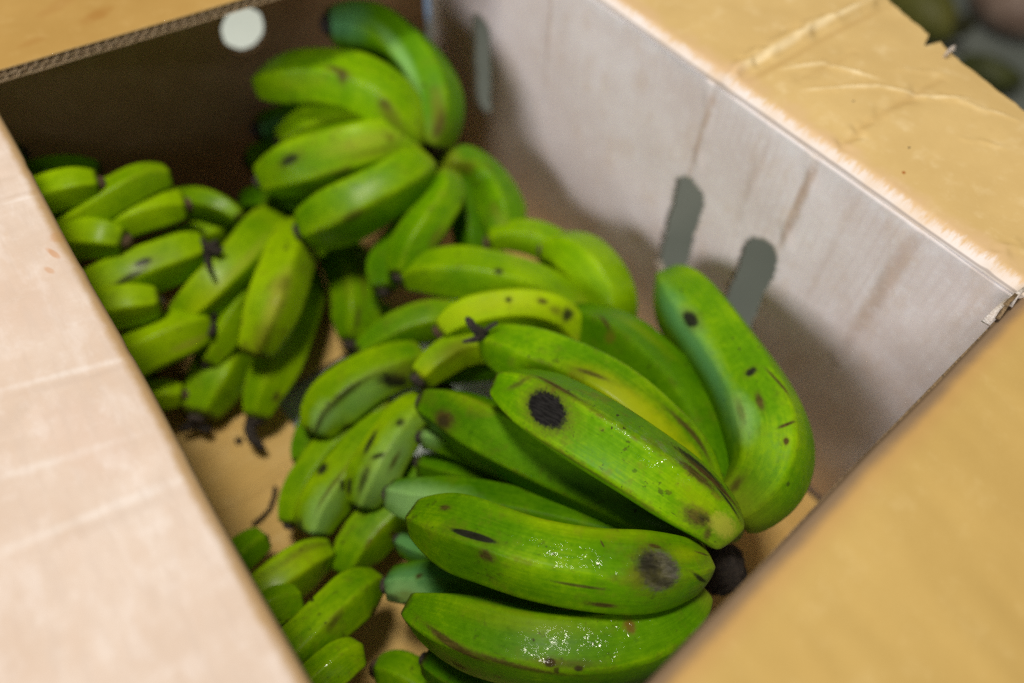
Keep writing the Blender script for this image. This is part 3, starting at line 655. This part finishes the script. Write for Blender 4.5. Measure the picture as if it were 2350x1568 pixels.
banana(B, [(598, 418), (660, 391), (740, 366), (830, 341), (905, 325), (965, 325)], 66, [-.140, -.130, -.122, -.116, -.118, -.124], phi=28, tip=.5, stem=.6, tone=.66, stain=.6, speck=.7,
       label='banana with a dark torn scar and a drop of water',
       spots=[(665, 368, 22, 11, -10, 'black', .85, .5, .5), (840, 325, 90, 22, 0, 'straw', .35, .9, .4), (895, 318, 10, 12, 0, 'olive', .7, .6, .5), (870, 350, 60, 12, 0, 'olive', .6, .8, .5), (790, 393, 20, 8, 0, 'brown', .6, .8, .6)])
banana(B, [(692, 532), (750, 505), (830, 465), (910, 421), (975, 378)], 66, [-.142, -.134, -.126, -.122, -.126], phi=14, tip=.62, stem=.72, tone=.58, stain=.35,
       spots=[(810, 495, 22, 9, 0, 'brown', .6, .7, .6), (860, 440, 130, 26, 0, 'yellow', 0.06, .9, .3)])
banana(B, [(585, 300), (640, 288), (720, 275), (850, 300), (960, 330)], 42, [-.175, -.170, -.165, -.15, -.13], tip=.6, tone=.15, glossy=True, spots=[(620, 295, 60, 30, 0, 'cool_light_deep', 0.67, .8, .3)])
banana(B, [(565, 372), (620, 360), (720, 350), (850, 345), (960, 340)], 44, [-.185, -.18, -.17, -.155, -.135], tip=.5, tone=.25)
banana(B, [(552, 466), (610, 462), (700, 466), (800, 440), (960, 360)], 44, [-.185, -.18, -.175, -.16, -.135], tip=.5, tone=.3)
banana(B, [(655, 500), (720, 490), (820, 450), (960, 365)], 46, [-.185, -.18, -.165, -.14], tip=.5, tone=.2)
banana(B, [(915, 640), (945, 572), (985, 510), (1020, 455), (1020, 400)], 48, [-.158, -.150, -.142, -.136, -.132], phi=-20, tip=.5, stem=.6, tone=.50, stain=.5, spots=[(1000, 545, 30, 9, 0, 'olive', .7, .8, .4)])
banana(B, [(1165, 560), (1152, 490), (1118, 425), (1070, 388), (1015, 375)], 50, [-.175, -.168, -.16, -.150, -.137], phi=18, tip=.45, stem=.6, tone=.45, stain=.7,
       spots=[(1075, 385, 36, 18, 0, 'olive', .8, .8, .5), (1135, 480, 22, 12, 0, 'olive', .6, .8, .5), (1150, 520, 30, 22, 0, 'straw', .25, .9, .4)])
banana(B, [(880, 672), (885, 620), (925, 560), (985, 470), (1010, 400)], 46, [-.178, -.172, -.165, -.155, -.14], tip=.5, tone=.35)
banana(B, [(1085, 590), (1080, 540), (1062, 470), (1020, 400)], 38, [-.182, -.178, -.165, -.142], tip=.5, tone=.3)
knob('crown', at(988, 345, -.146), (0.2, .1, -.9), .017, .026, CROWN, B, Bo, 20, 9)

# ---- hand at the left with blunt tips pointing right
Cc = thing('banana_hand', 'hand of bananas at the left under the pale flap, blunt cut-looking tips pointing right', 'bananas', at(20, 640, -.20), GRP)
Co = np.array(Cc.location)
def blunt(pts, hw, z, remn=None, **k):
    k.setdefault('tip', .60); k.setdefault('taper', .22); k['tone'] = k.get('tone', .60)+.28; k.setdefault('flat', .8); k.setdefault('cap', None); k.setdefault('stain', .3)
    return banana(Cc, pts, hw, z, **k)
blunt([(236, 392), (170, 384), (100, 392), (20, 430), (-60, 480)], 30, [-.105, -.10, -.10, -.11, -.12], tone=.1)
blunt([(232, 422), (170, 428), (105, 448), (30, 490), (-60, 540)], 42, [-.090, -.086, -.088, -.10, -.12], phi=10, cap='brown', capsize=1.1, tone=.62)
blunt([(392, 404), (330, 416), (255, 456), (180, 505), (90, 560)], 40, [-.110, -.104, -.104, -.11, -.13], phi=20, tone=.55)
blunt([(556, 502), (505, 474), (445, 464), (360, 480), (250, 540)], 34, [-.150, -.146, -.146, -.15, -.16], phi=0, tip=.4, taper=.35, tone=.42)
blunt([(432, 472), (365, 480), (295, 502), (220, 540), (120, 590)], 44, [-.128, -.124, -.122, -.128, -.14], phi=12, tone=.68, cap='brown', capsize=1.1)
blunt([(292, 556), (235, 546), (165, 545), (90, 560), (0, 600)], 44, [-.120, -.116, -.116, -.12, -.13], phi=-8, cap='brown', capsize=1.1)
blunt([(560, 510), (490, 530), (410, 562), (300, 610)], 38, [-.176, -.172, -.170, -.172], phi=0, tip=.45, taper=.35, tone=.50)
c6 = blunt([(478, 566), (405, 592), (325, 622), (235, 662), (130, 710)], 56, [-.150, -.146, -.144, -.146, -.15], phi=-10, cap='dry', capsize=.6, spots=[(325, 602, 16, 7, 0, 'black', .95, .3, .3), (295, 640, 40, 6, -8, 'black', .8, .5, .5)])
remnant(c6[0], [([(470, 580), (482, 572), (492, 560), (497, 552)], [-.142, -.138, -.134, -.132], [13, 12, 9, 5]), ([(478, 578), (470, 562), (463, 548)], [-.138, -.134, -.132], [8, 7, 4]), ([(482, 574), (502, 578), (512, 570)], [-.138, -.136, -.134], [10, 9, 5]), ([(478, 585), (476, 605), (485, 625)], [-.14, -.138, -.136], [8, 7, 5])], Co)
blunt([(372, 690), (300, 698), (230, 712), (140, 740), (40, 780)], 48, [-.146, -.142, -.142, -.146, -.15], phi=-5, cap='dry', capsize=.5, tone=.66)
ZO = -.024
c13 = blunt([(484, 742), (420, 766), (345, 798), (265, 840), (160, 890)], 56, [-.156, -.150, -.148, -.150, -.155], phi=22, cap='dry', capsize=.6, tone=.60, spots=[(440, 785, 40, 8, 0, 'straw', .5, .7, .4)])
remnant(c13[0], [([(486, 735), (492, 722), (484, 712)], [-.15, -.146, -.144], [8, 7, 4]), ([(486, 742), (488, 760), (482, 772)], [-.15, -.149, -.149], [10, 9, 6])], Co)
c15 = blunt([(428, 906), (370, 905), (300, 915), (200, 940)], 34, [-.186, -.184, -.184, -.186], phi=0, cap='brown', capsize=1.1, tone=.62)
blunt([(360, 862), (320, 855), (250, 870), (150, 900)], 34, [-.196, -.194, -.194, -.194], tone=.3)
ZO = 0.0
banana(Cc, [(58, 350), (30, 360), (-10, 400), (-60, 470)], 36, [-.14, -.145, -.155, -.165], tone=.15, tip=.55, cap='dry', capsize=1.2, glossy=False, spots=[(40, 365, 60, 30, 0, 'cool_light_deep', 0.59, .9, .3)])

ZO = -.034
# ---- slim hand whose tips hang down to the bare floor
D = thing('banana_hand', 'slim hand fanned downward over the bare carton floor, black shrivelled flowers at two tips', 'bananas', at(655, 505, -.19), GRP)
Do = np.array(D.location)
banana(D, [(408, 735), (450, 700), (512, 640), (562, 588), (605, 530), (640, 505)], 55, [-.142, -.134, -.128, -.128, -.136, -.15], phi=18, tip=.5, stem=.6, tone=0.80, spots=[(560, 600, 80, 10, 0, 'straw', .3, .8, .4), (470, 690, 60, 26, 0, 'yellow', 0.24, .9, .3)])
banana(D, [(468, 838), (500, 790), (545, 715), (588, 650), (632, 560), (655, 510)], 42, [-.164, -.158, -.152, -.150, -.152, -.16], phi=-10, tip=.5, tone=0.68)
banana(D, [(580, 820), (598, 770), (628, 690), (652, 620), (672, 560), (664, 520)], 58, [-.142, -.134, -.126, -.126, -.134, -.15], phi=10, tip=.55, stem=.36, tone=0.96, stain=.9, speck=.8, cap=None,
       label='yellowish bruised banana lying on top', spots=[(640, 690, 70, 22, 0, 'straw', .6, .8, .5), (600, 780, 40, 34, 0, 'olive', .7, .9, .4), (655, 650, 20, 10, 0, 'olive', .7, .7, .5)])
c11 = banana(D, [(588, 966), (606, 905), (642, 832), (674, 755), (698, 680), (692, 600)], 48, [-.190, -.182, -.176, -.174, -.176, -.182], phi=-14, tip=.48, stem=.5, tone=0.80, stain=.5, cap='dry', capsize=1.0, spots=[(635, 910, 12, 8, 0, 'brown', .85, .5, .5), (690, 850, 120, 9, 0, 'olive', .6, .8, .5)])
remnant(c11[0], [([(578, 955), (574, 985), (578, 1010), (590, 1025)], [-.194, -.194, -.196, -.2], [12, 13, 12, 8]), ([(578, 1005), (596, 1020), (602, 1032)], [-.196, -.2, -.2], [9, 10, 9]), ([(572, 960), (592, 968), (610, 962)], [-.192, -.19, -.19], [12, 12, 8])], Do)
c14 = banana(D, [(452, 962), (468, 925), (500, 862), (528, 800), (575, 720), (630, 600)], 62, [-.196, -.190, -.186, -.186, -.188, -.19], phi=5, tip=.50, stem=.6, tone=0.73, stain=.35, cap='dry', capsize=1.0)
remnant(c14[0], [([(452, 958), (450, 972), (430, 982), (412, 986)], [-.198, -.198, -.2, -.2], [16, 14, 10, 6]), ([(448, 970), (470, 985), (484, 988)], [-.198, -.2, -.2], [13, 10, 6])], Do)
knob('crown', at(655, 505, -.224), (0, 0, -1), .014, .02, CROWN, D, Do)

# ---- single banana in the middle
E1 = banana(None, [(806, 792), (818, 740), (816, 675), (796, 612), (768, 560)], 54, [-.186, -.180, -.174, -.172, -.175], phi=0, tip=.42, stem=.7, tone=.58, stain=.6, cap='dry', capsize=1.3,
            spots=[(832, 640, 50, 6, 0, 'olive', .8, .7, .5), (820, 730, 22, 5, 0, 'brown', .6, .5, .4), (795, 650, 40, 16, 0, 'olive', .4, .9, .5)])
tag(E1[0], 'single upright green banana standing tip down beside the bare carton floor', 'banana')
E2 = banana(None, [(905, 722), (880, 728), (850, 742), (800, 770)], 34, [-.2, -.2, -.2, -.2], tip=.5, tone=.62, cap=None)
tag(E2[0], 'short yellow-green banana end peeking out behind the single upright banana', 'banana')

ZO = -.012
# ---- three with brown cut tips near the slotted wall
G = thing('banana_hand', 'hand of three bananas with round brown tips, in the middle beside the slotted wall', 'bananas', at(1400, 790, -.17), GRP)
Go = np.array(G.location)
banana(G, [(1118, 560), (1170, 545), (1232, 552), (1292, 588), (1340, 660), (1380, 760)], 42, [-.162, -.156, -.154, -.156, -.162, -.17], phi=-10, tip=.5, tone=.68, cap='brown', capsize=1.25, stain=.2)
banana(G, [(1246, 575), (1302, 580), (1358, 618), (1398, 680), (1412, 770)], 58, [-.150, -.142, -.140, -.146, -.16], phi=-20, tip=.42, tone=.66, cap='brown', capsize=1.2, stain=.2, taper=.34)
banana(G, [(924, 640), (985, 628), (1070, 630), (1160, 645), (1250, 675), (1340, 730)], 58, [-.150, -.142, -.138, -.138, -.144, -.155], phi=-15, tip=.42, tone=.70, cap='dry', capsize=1.3, stain=.25, taper=.34, spots=[(1142, 620, 8, 7, 0, 'black', .9, .4, .4)])
banana(G, [(1180, 650), (1240, 650), (1310, 690), (1370, 770)], 44, [-.18, -.176, -.172, -.17], tip=.5, tone=.2)
knob('crown', at(1405, 795, -.184), (0, 0, -1), .016, .02, CROWN, G, Go)

ZO = 0.0
# ---- yellowest fruit tucked under the front hand
H = thing('banana_hand', 'small hand with the yellowest banana, tucked between the front hand and the three brown tips', 'bananas', at(1330, 800, -.16), GRP)
Ho = np.array(H.location)
banana(H, [(1006, 764), (1062, 728), (1140, 708), (1222, 706), (1290, 732), (1335, 790)], 46, [-.140, -.134, -.130, -.130, -.138, -.15], phi=25, tip=.52, tone=1.0, cap='brown', capsize=1.2, stain=.25, speck=.6, taper=.3, glossy=False,
       label='yellow banana with a brown tip', spots=[(1150, 695, 130, 30, 0, 'yellow', 0.42, .9, .3), (1170, 688, 6, 6, 0, 'black', .9, .4, .4), (1247, 690, 9, 6, 0, 'brown', .8, .4, .5), (1275, 712, 14, 10, 0, 'olive', .7, .6, .5), (1302, 722, 12, 16, 0, 'black', .85, .4, .5)])
banana(H, [(958, 874), (1000, 834), (1060, 800), (1140, 790), (1280, 800)], 42, [-.152, -.150, -.150, -.152, -.155], phi=0, tip=.62, tone=.85, cap='dry', capsize=1.25, stain=.4, spots=[(1050, 800, 60, 24, 0, 'olive', .7, .9, .3), (970, 860, 30, 22, 0, 'yellow', 0.30, .8, .3)])
banana(H, [(818, 812), (880, 776), (955, 742), (1030, 735), (1200, 770)], 46, [-.182, -.178, -.174, -.172, -.165], phi=10, tip=.36, tone=.58, cap=None)
banana(H, [(950, 850), (1040, 838), (1150, 830), (1280, 830)], 40, [-.178, -.175, -.17, -.165], tip=.4, tone=.25)

ZO = -.024
# ---- hand with pale cool light painted on, in the middle
I = thing('banana_hand', 'hand of bananas with pale cool light painted on and black flecks, just right of the bare floor', 'bananas', at(1010, 920, -.165), GRP)
Io = np.array(I.location)
banana(I, [(722, 1002), (758, 938), (826, 882), (900, 848), (975, 828)], 60, [-.168, -.160, -.156, -.156, -.162], phi=-8, tip=.5, stem=.7, tone=0.74, stain=.5, glossy=True, cap=None,
       spots=[(740, 965, 40, 30, 0, 'cool_light', 0.54, .8, .4), (830, 905, 90, 36, 0, 'cool_light', 0.30, .9, .4), (905, 872, 34, 17, 40, 'black', .95, .5, .7), (790, 905, 60, 7, 0, 'black', .7, .7, .8), (728, 975, 46, 6, 0, 'black', .7, .7, .8), (800, 985, 18, 9, 0, 'brown', .8, .6, .7), (935, 850, 30, 20, 0, 'olive', .6, .8, .6), (715, 1010, 30, 5, 60, 'black', .7, .6, .5)])
banana(I, [(826, 1168), (850, 1105), (888, 1035), (935, 970), (985, 925)], 56, [-.166, -.158, -.152, -.150, -.154], phi=-4, tip=.45, stem=.6, tone=0.76, stain=.4, cap=None,
       spots=[(880, 1090, 130, 44, 0, 'cool_light', 0.40, .8, .4), (850, 1015, 26, 7, -10, 'black', .9, .4, .6), (868, 1045, 14, 5, 50, 'black', .85, .4, .6), (918, 972, 8, 9, 0, 'black', .8, .5, .5), (835, 1100, 26, 9, 0, 'black', .7, .7, .9), (905, 1060, 20, 6, 0, 'brown', .7, .6, .8), (800, 1120, 16, 9, 0, 'black', .8, .5, .6)])
banana(I, [(716, 1232), (738, 1165), (788, 1092), (845, 1025), (930, 955)], 54, [-.180, -.174, -.168, -.166, -.165], phi=6, tip=.52, stem=.6, tone=0.74, stain=.35, cap=None,
       spots=[(735, 1190, 90, 40, 0, 'cool_light', 0.44, .8, .4), (742, 1076, 12, 10, 0, 'black', .9, .4, .5), (795, 1112, 10, 14, 0, 'black', .9, .4, .5), (690, 1215, 20, 14, 0, 'black', .8, .6, .7), (760, 1120, 50, 4, 0, 'brown', .6, .7, .7), (850, 1010, 70, 6, 0, 'straw', .5, .8, .4)])
banana(I, [(662, 1208), (682, 1140), (722, 1072), (785, 1002), (900, 920)], 40, [-.192, -.186, -.182, -.18, -.17], phi=0, tip=.5, tone=0.64, stain=.8, cap='dry', capsize=1.0)
banana(I, [(690, 1068), (700, 1020), (735, 965), (820, 900), (950, 850)], 36, [-.190, -.187, -.184, -.18, -.17], phi=0, tip=.5, tone=0.54, cap='dry', capsize=.9)
banana(I, [(788, 1325), (818, 1262), (858, 1212), (910, 1160), (985, 1060)], 58, [-.194, -.188, -.186, -.184, -.175], phi=10, tip=.45, tone=0.58, stain=.9, cap='dry', capsize=.6, spots=[(862, 1300, 12, 12, 0, 'brown', .8, .5, .5), (900, 1225, 9, 9, 0, 'brown', .7, .5, .5)])
knob('crown', at(1005, 925, -.19), (0, 0, -1), .015, .02, CROWN, I, Io)

# ---- hand at the bottom left beside the pale flap
J = thing('banana_hand', 'hand at the lower left beside the blurred pale flap, speckled glossy bananas pointing right', 'bananas', at(520, 1520, -.18), GRP)
Jo = np.array(J.location)
banana(J, [(762, 1266), (705, 1288), (640, 1334), (560, 1400), (470, 1480)], 56, [-.184, -.176, -.172, -.172, -.175], phi=-20, tip=.5, tone=0.76, stain=.7, speck=.7, cap=None, spots=[(700, 1262, 60, 9, 0, 'brown', .4, .8, .7), (690, 1290, 90, 30, 0, 'yellow', 0.18, .9, .3)])
banana(J, [(696, 1372), (640, 1392), (575, 1432), (480, 1500)], 44, [-.152, -.148, -.148, -.155], phi=25, tip=.55, flat=.9, tone=0.70, stain=.6, speck=.7, cap=None)
banana(J, [(872, 1328), (812, 1368), (742, 1432), (672, 1502), (590, 1580)], 60, [-.168, -.158, -.150, -.148, -.155], phi=-5, tip=.34, tone=0.64, stain=.6, speck=.9, cap='dry', capsize=1.1, wet=[(770, 1470, 60, 40, 0), (720, 1510, 60, 40, 0)],
       spots=[(768, 1425, 20, 9, 0, 'brown', .6, .7, .6), (910, 1405, 12, 10, 0, 'brown', .8, .5, .5), (860, 1402, 14, 9, 0, 'brown', .7, .6, .6)])
banana(J, [(828, 1498), (790, 1516), (735, 1560), (680, 1612), (600, 1690)], 50, [-.150, -.144, -.140, -.142, -.15], phi=15, tip=.6, tone=0.72, stain=.8, speck=1., cap='dry', capsize=.4, wet=[(760, 1550, 50, 40, 0)])
banana(J, [(612, 1234), (570, 1262), (510, 1320), (450, 1400)], 42, [-.190, -.186, -.182, -.18], phi=10, tip=.6, flat=.85, tone=0.62, cap='dry', capsize=.6)
banana(J, [(690, 1420), (650, 1450), (590, 1510)], 40, [-.19, -.19, -.19], tip=.5, tone=0.35)
K = banana(None, [(862, 1534), (915, 1544), (980, 1582), (1060, 1660)], 48, [-.186, -.182, -.18, -.18], phi=10, tip=.45, tone=0.46, cap='brown', capsize=1.6)
tag(K[0], 'dark green banana at the bottom edge below the front hand, brown knobbly tip', 'banana')

ZO = 0.0
# ---- scraps
tw = tubes('dried_stalk', [pxchain([(632, 1118), (628, 1140), (618, 1168), (598, 1190), (578, 1204)], [-.244, -.2425, -.243, -.244, -.244], [6, 4, 4, 4.5, 5])], STEM, None, np.zeros(3))
tag(tw, 'thin bent dry twig lying on the bare carton floor', 'twig')
sf = knob('dried_scrap', at(548, 1012, -.2465), (0, 0, 1), .0032, .004, STEM, None, np.zeros(3)); tag(sf, 'tiny dark crumb on the bare carton floor between two hanging tips', 'crumb')

# ------------------------------------------------------------------ around the box
n = N('grey_concrete'); o = n.coord('Object')
a1 = n.noise(o, 3.5, 5, .6); a2 = n.noise(o, 120, 4, .7)
c = n.mix(n.rng(a1, .32, .68), (.20, .235, .215), (.29, .325, .30)); c = n.mix(n.math('MULTIPLY', n.rng(a2, .45, .75), .3), c, (.34, .36, .34))
M_ground = n.set(Base_Color=c, Roughness=n.rng(a1, .3, .7, .45, .75), Normal=n.bump(a2, .3, .002))
gs = 40.
me = mesh('ground', [(-gs, -gs, -.82), (gs, -gs, -.82), (gs, gs, -.82), (-gs, gs, -.82)], [(0, 1, 2, 3)])
g = link('ground', me, M_ground); g['kind'] = 'structure'

# pale tray behind the far wall, seen through the vent
M_foam = plain('pale_foam', (.74, .80, .72), .6, 60, bump=.1, dark=(.66, .73, .66))
T_ = thing('foam_crate', 'pale white-green foam crate seen through the round vent hole', 'crate', (.36, 1.24, -.82))
def box_bm(bm, c, s):
    r = bmesh.ops.create_cube(bm, size=1); bmesh.ops.scale(bm, vec=s, verts=r['verts']); bmesh.ops.translate(bm, vec=c, verts=r['verts'])
def boxes(name, L, mat, parent, bev=.006):
    bm = bmesh.new()
    for c_, s_ in L: box_bm(bm, c_, s_)
    if bev: bmesh.ops.bevel(bm, geom=bm.edges[:], offset=bev, segments=2, affect='EDGES', profile=.5)
    me_ = bpy.data.meshes.new(name); bm.to_mesh(me_); bm.free(); return link(name, me_, mat, parent)
boxes('body', [((0, 0, .19), (.46, .50, .38))], M_foam, T_)
boxes('lid', [((0, 0, .395), (.48, .52, .03))], M_foam, T_)

CR = thing('support_crate', 'grey plastic crate under the carton, only glimpsed through the carton openings', 'crate', (.13, .308, -.82))
boxes('crate_body', [((0, 0, .245), (.47, .57, .488))], plain('grey_crate', (.20, .22, .22), .5, 40, bump=.1), CR, .008)
boxes('crate_rim', [((0, 0, .4965), (.49, .59, .013))], plain('grey_crate_rim', (.22, .24, .24), .5, 40, bump=.1), CR, .003)
TP = thing('plastic_sheet', 'blue-grey plastic sheet on the floor, seen through the split far corner', 'sheet', (1.10, 2.02, -.82))
boxes('sheet', [((0, 0, .003), (1.0, .90, .003))], plain('blue_grey_plastic', (.34, .52, .85), .5, 12, bump=.05, dark=(.31, .48, .78)), TP, .001)
boxes('hem', [((0, -.442, .0058), (1.0, .012, .0025))], plain('sheet_hem', (.26, .32, .44)), TP, .0008)
# blurred produce on the floor beyond the torn flap
OL = thing('banana', 'blurred olive green ripe banana on the grey floor beyond the torn flap, upper of two', 'banana', at(2120, 40, -.78))
def blurfruit(parent, px, hw, z, base, dark):
    off = np.array(parent.location)
    pts = [at(x, y, q) for (x, y), q in zip(px, z)]
    C, s = catmull(pts, 30); R = hw*proj(C[15])[2]/FPX; t = np.linspace(0, 1, 30)
    rr = R*np.sin(np.clip(t, .02, .98)*np.pi)**.45
    bm = bmesh.new(); tube(bm, list(C), list(rr), off, 18, .03)
    me_ = bpy.data.meshes.new('peel'); bm.to_mesh(me_); bm.free()
    return link('peel', me_, plain('olive_peel', base, .55, 22, bump=.1, dark=dark), parent)
blurfruit(OL, [(2010, -60), (2075, -10), (2130, 35), (2180, 85)], 62, [-.755, -.75, -.75, -.76], (.20, .19, .03), (.10, .115, .02))
knob('stalk', at(2196, 62, -.745), at(2215, 60, -.74)-at(2196, 62, -.745), .026, .055, plain('dark_stalk', (.05, .05, .01)), OL, np.array(OL.location))
OL2 = thing('banana', 'blurred dark olive banana on the grey floor beside the flap notch, lower of two', 'banana', at(2265, 165, -.79))
blurfruit(OL2, [(2205, 135), (2250, 160), (2300, 182), (2345, 190)], 34, [-.785, -.78, -.78, -.785], (.12, .14, .03), (.05, .06, .015))
PK = thing('sweet_potato', 'blurred dusty pinkish brown root at the top right corner on the grey floor', 'vegetable', at(2330, 10, -.77))
blurfruit(PK, [(2255, -60), (2300, -10), (2345, 25), (2420, 60)], 60, [-.75, -.745, -.745, -.75], (.42, .30, .24), (.25, .16, .12)).data.materials[0].name = 'root_skin'
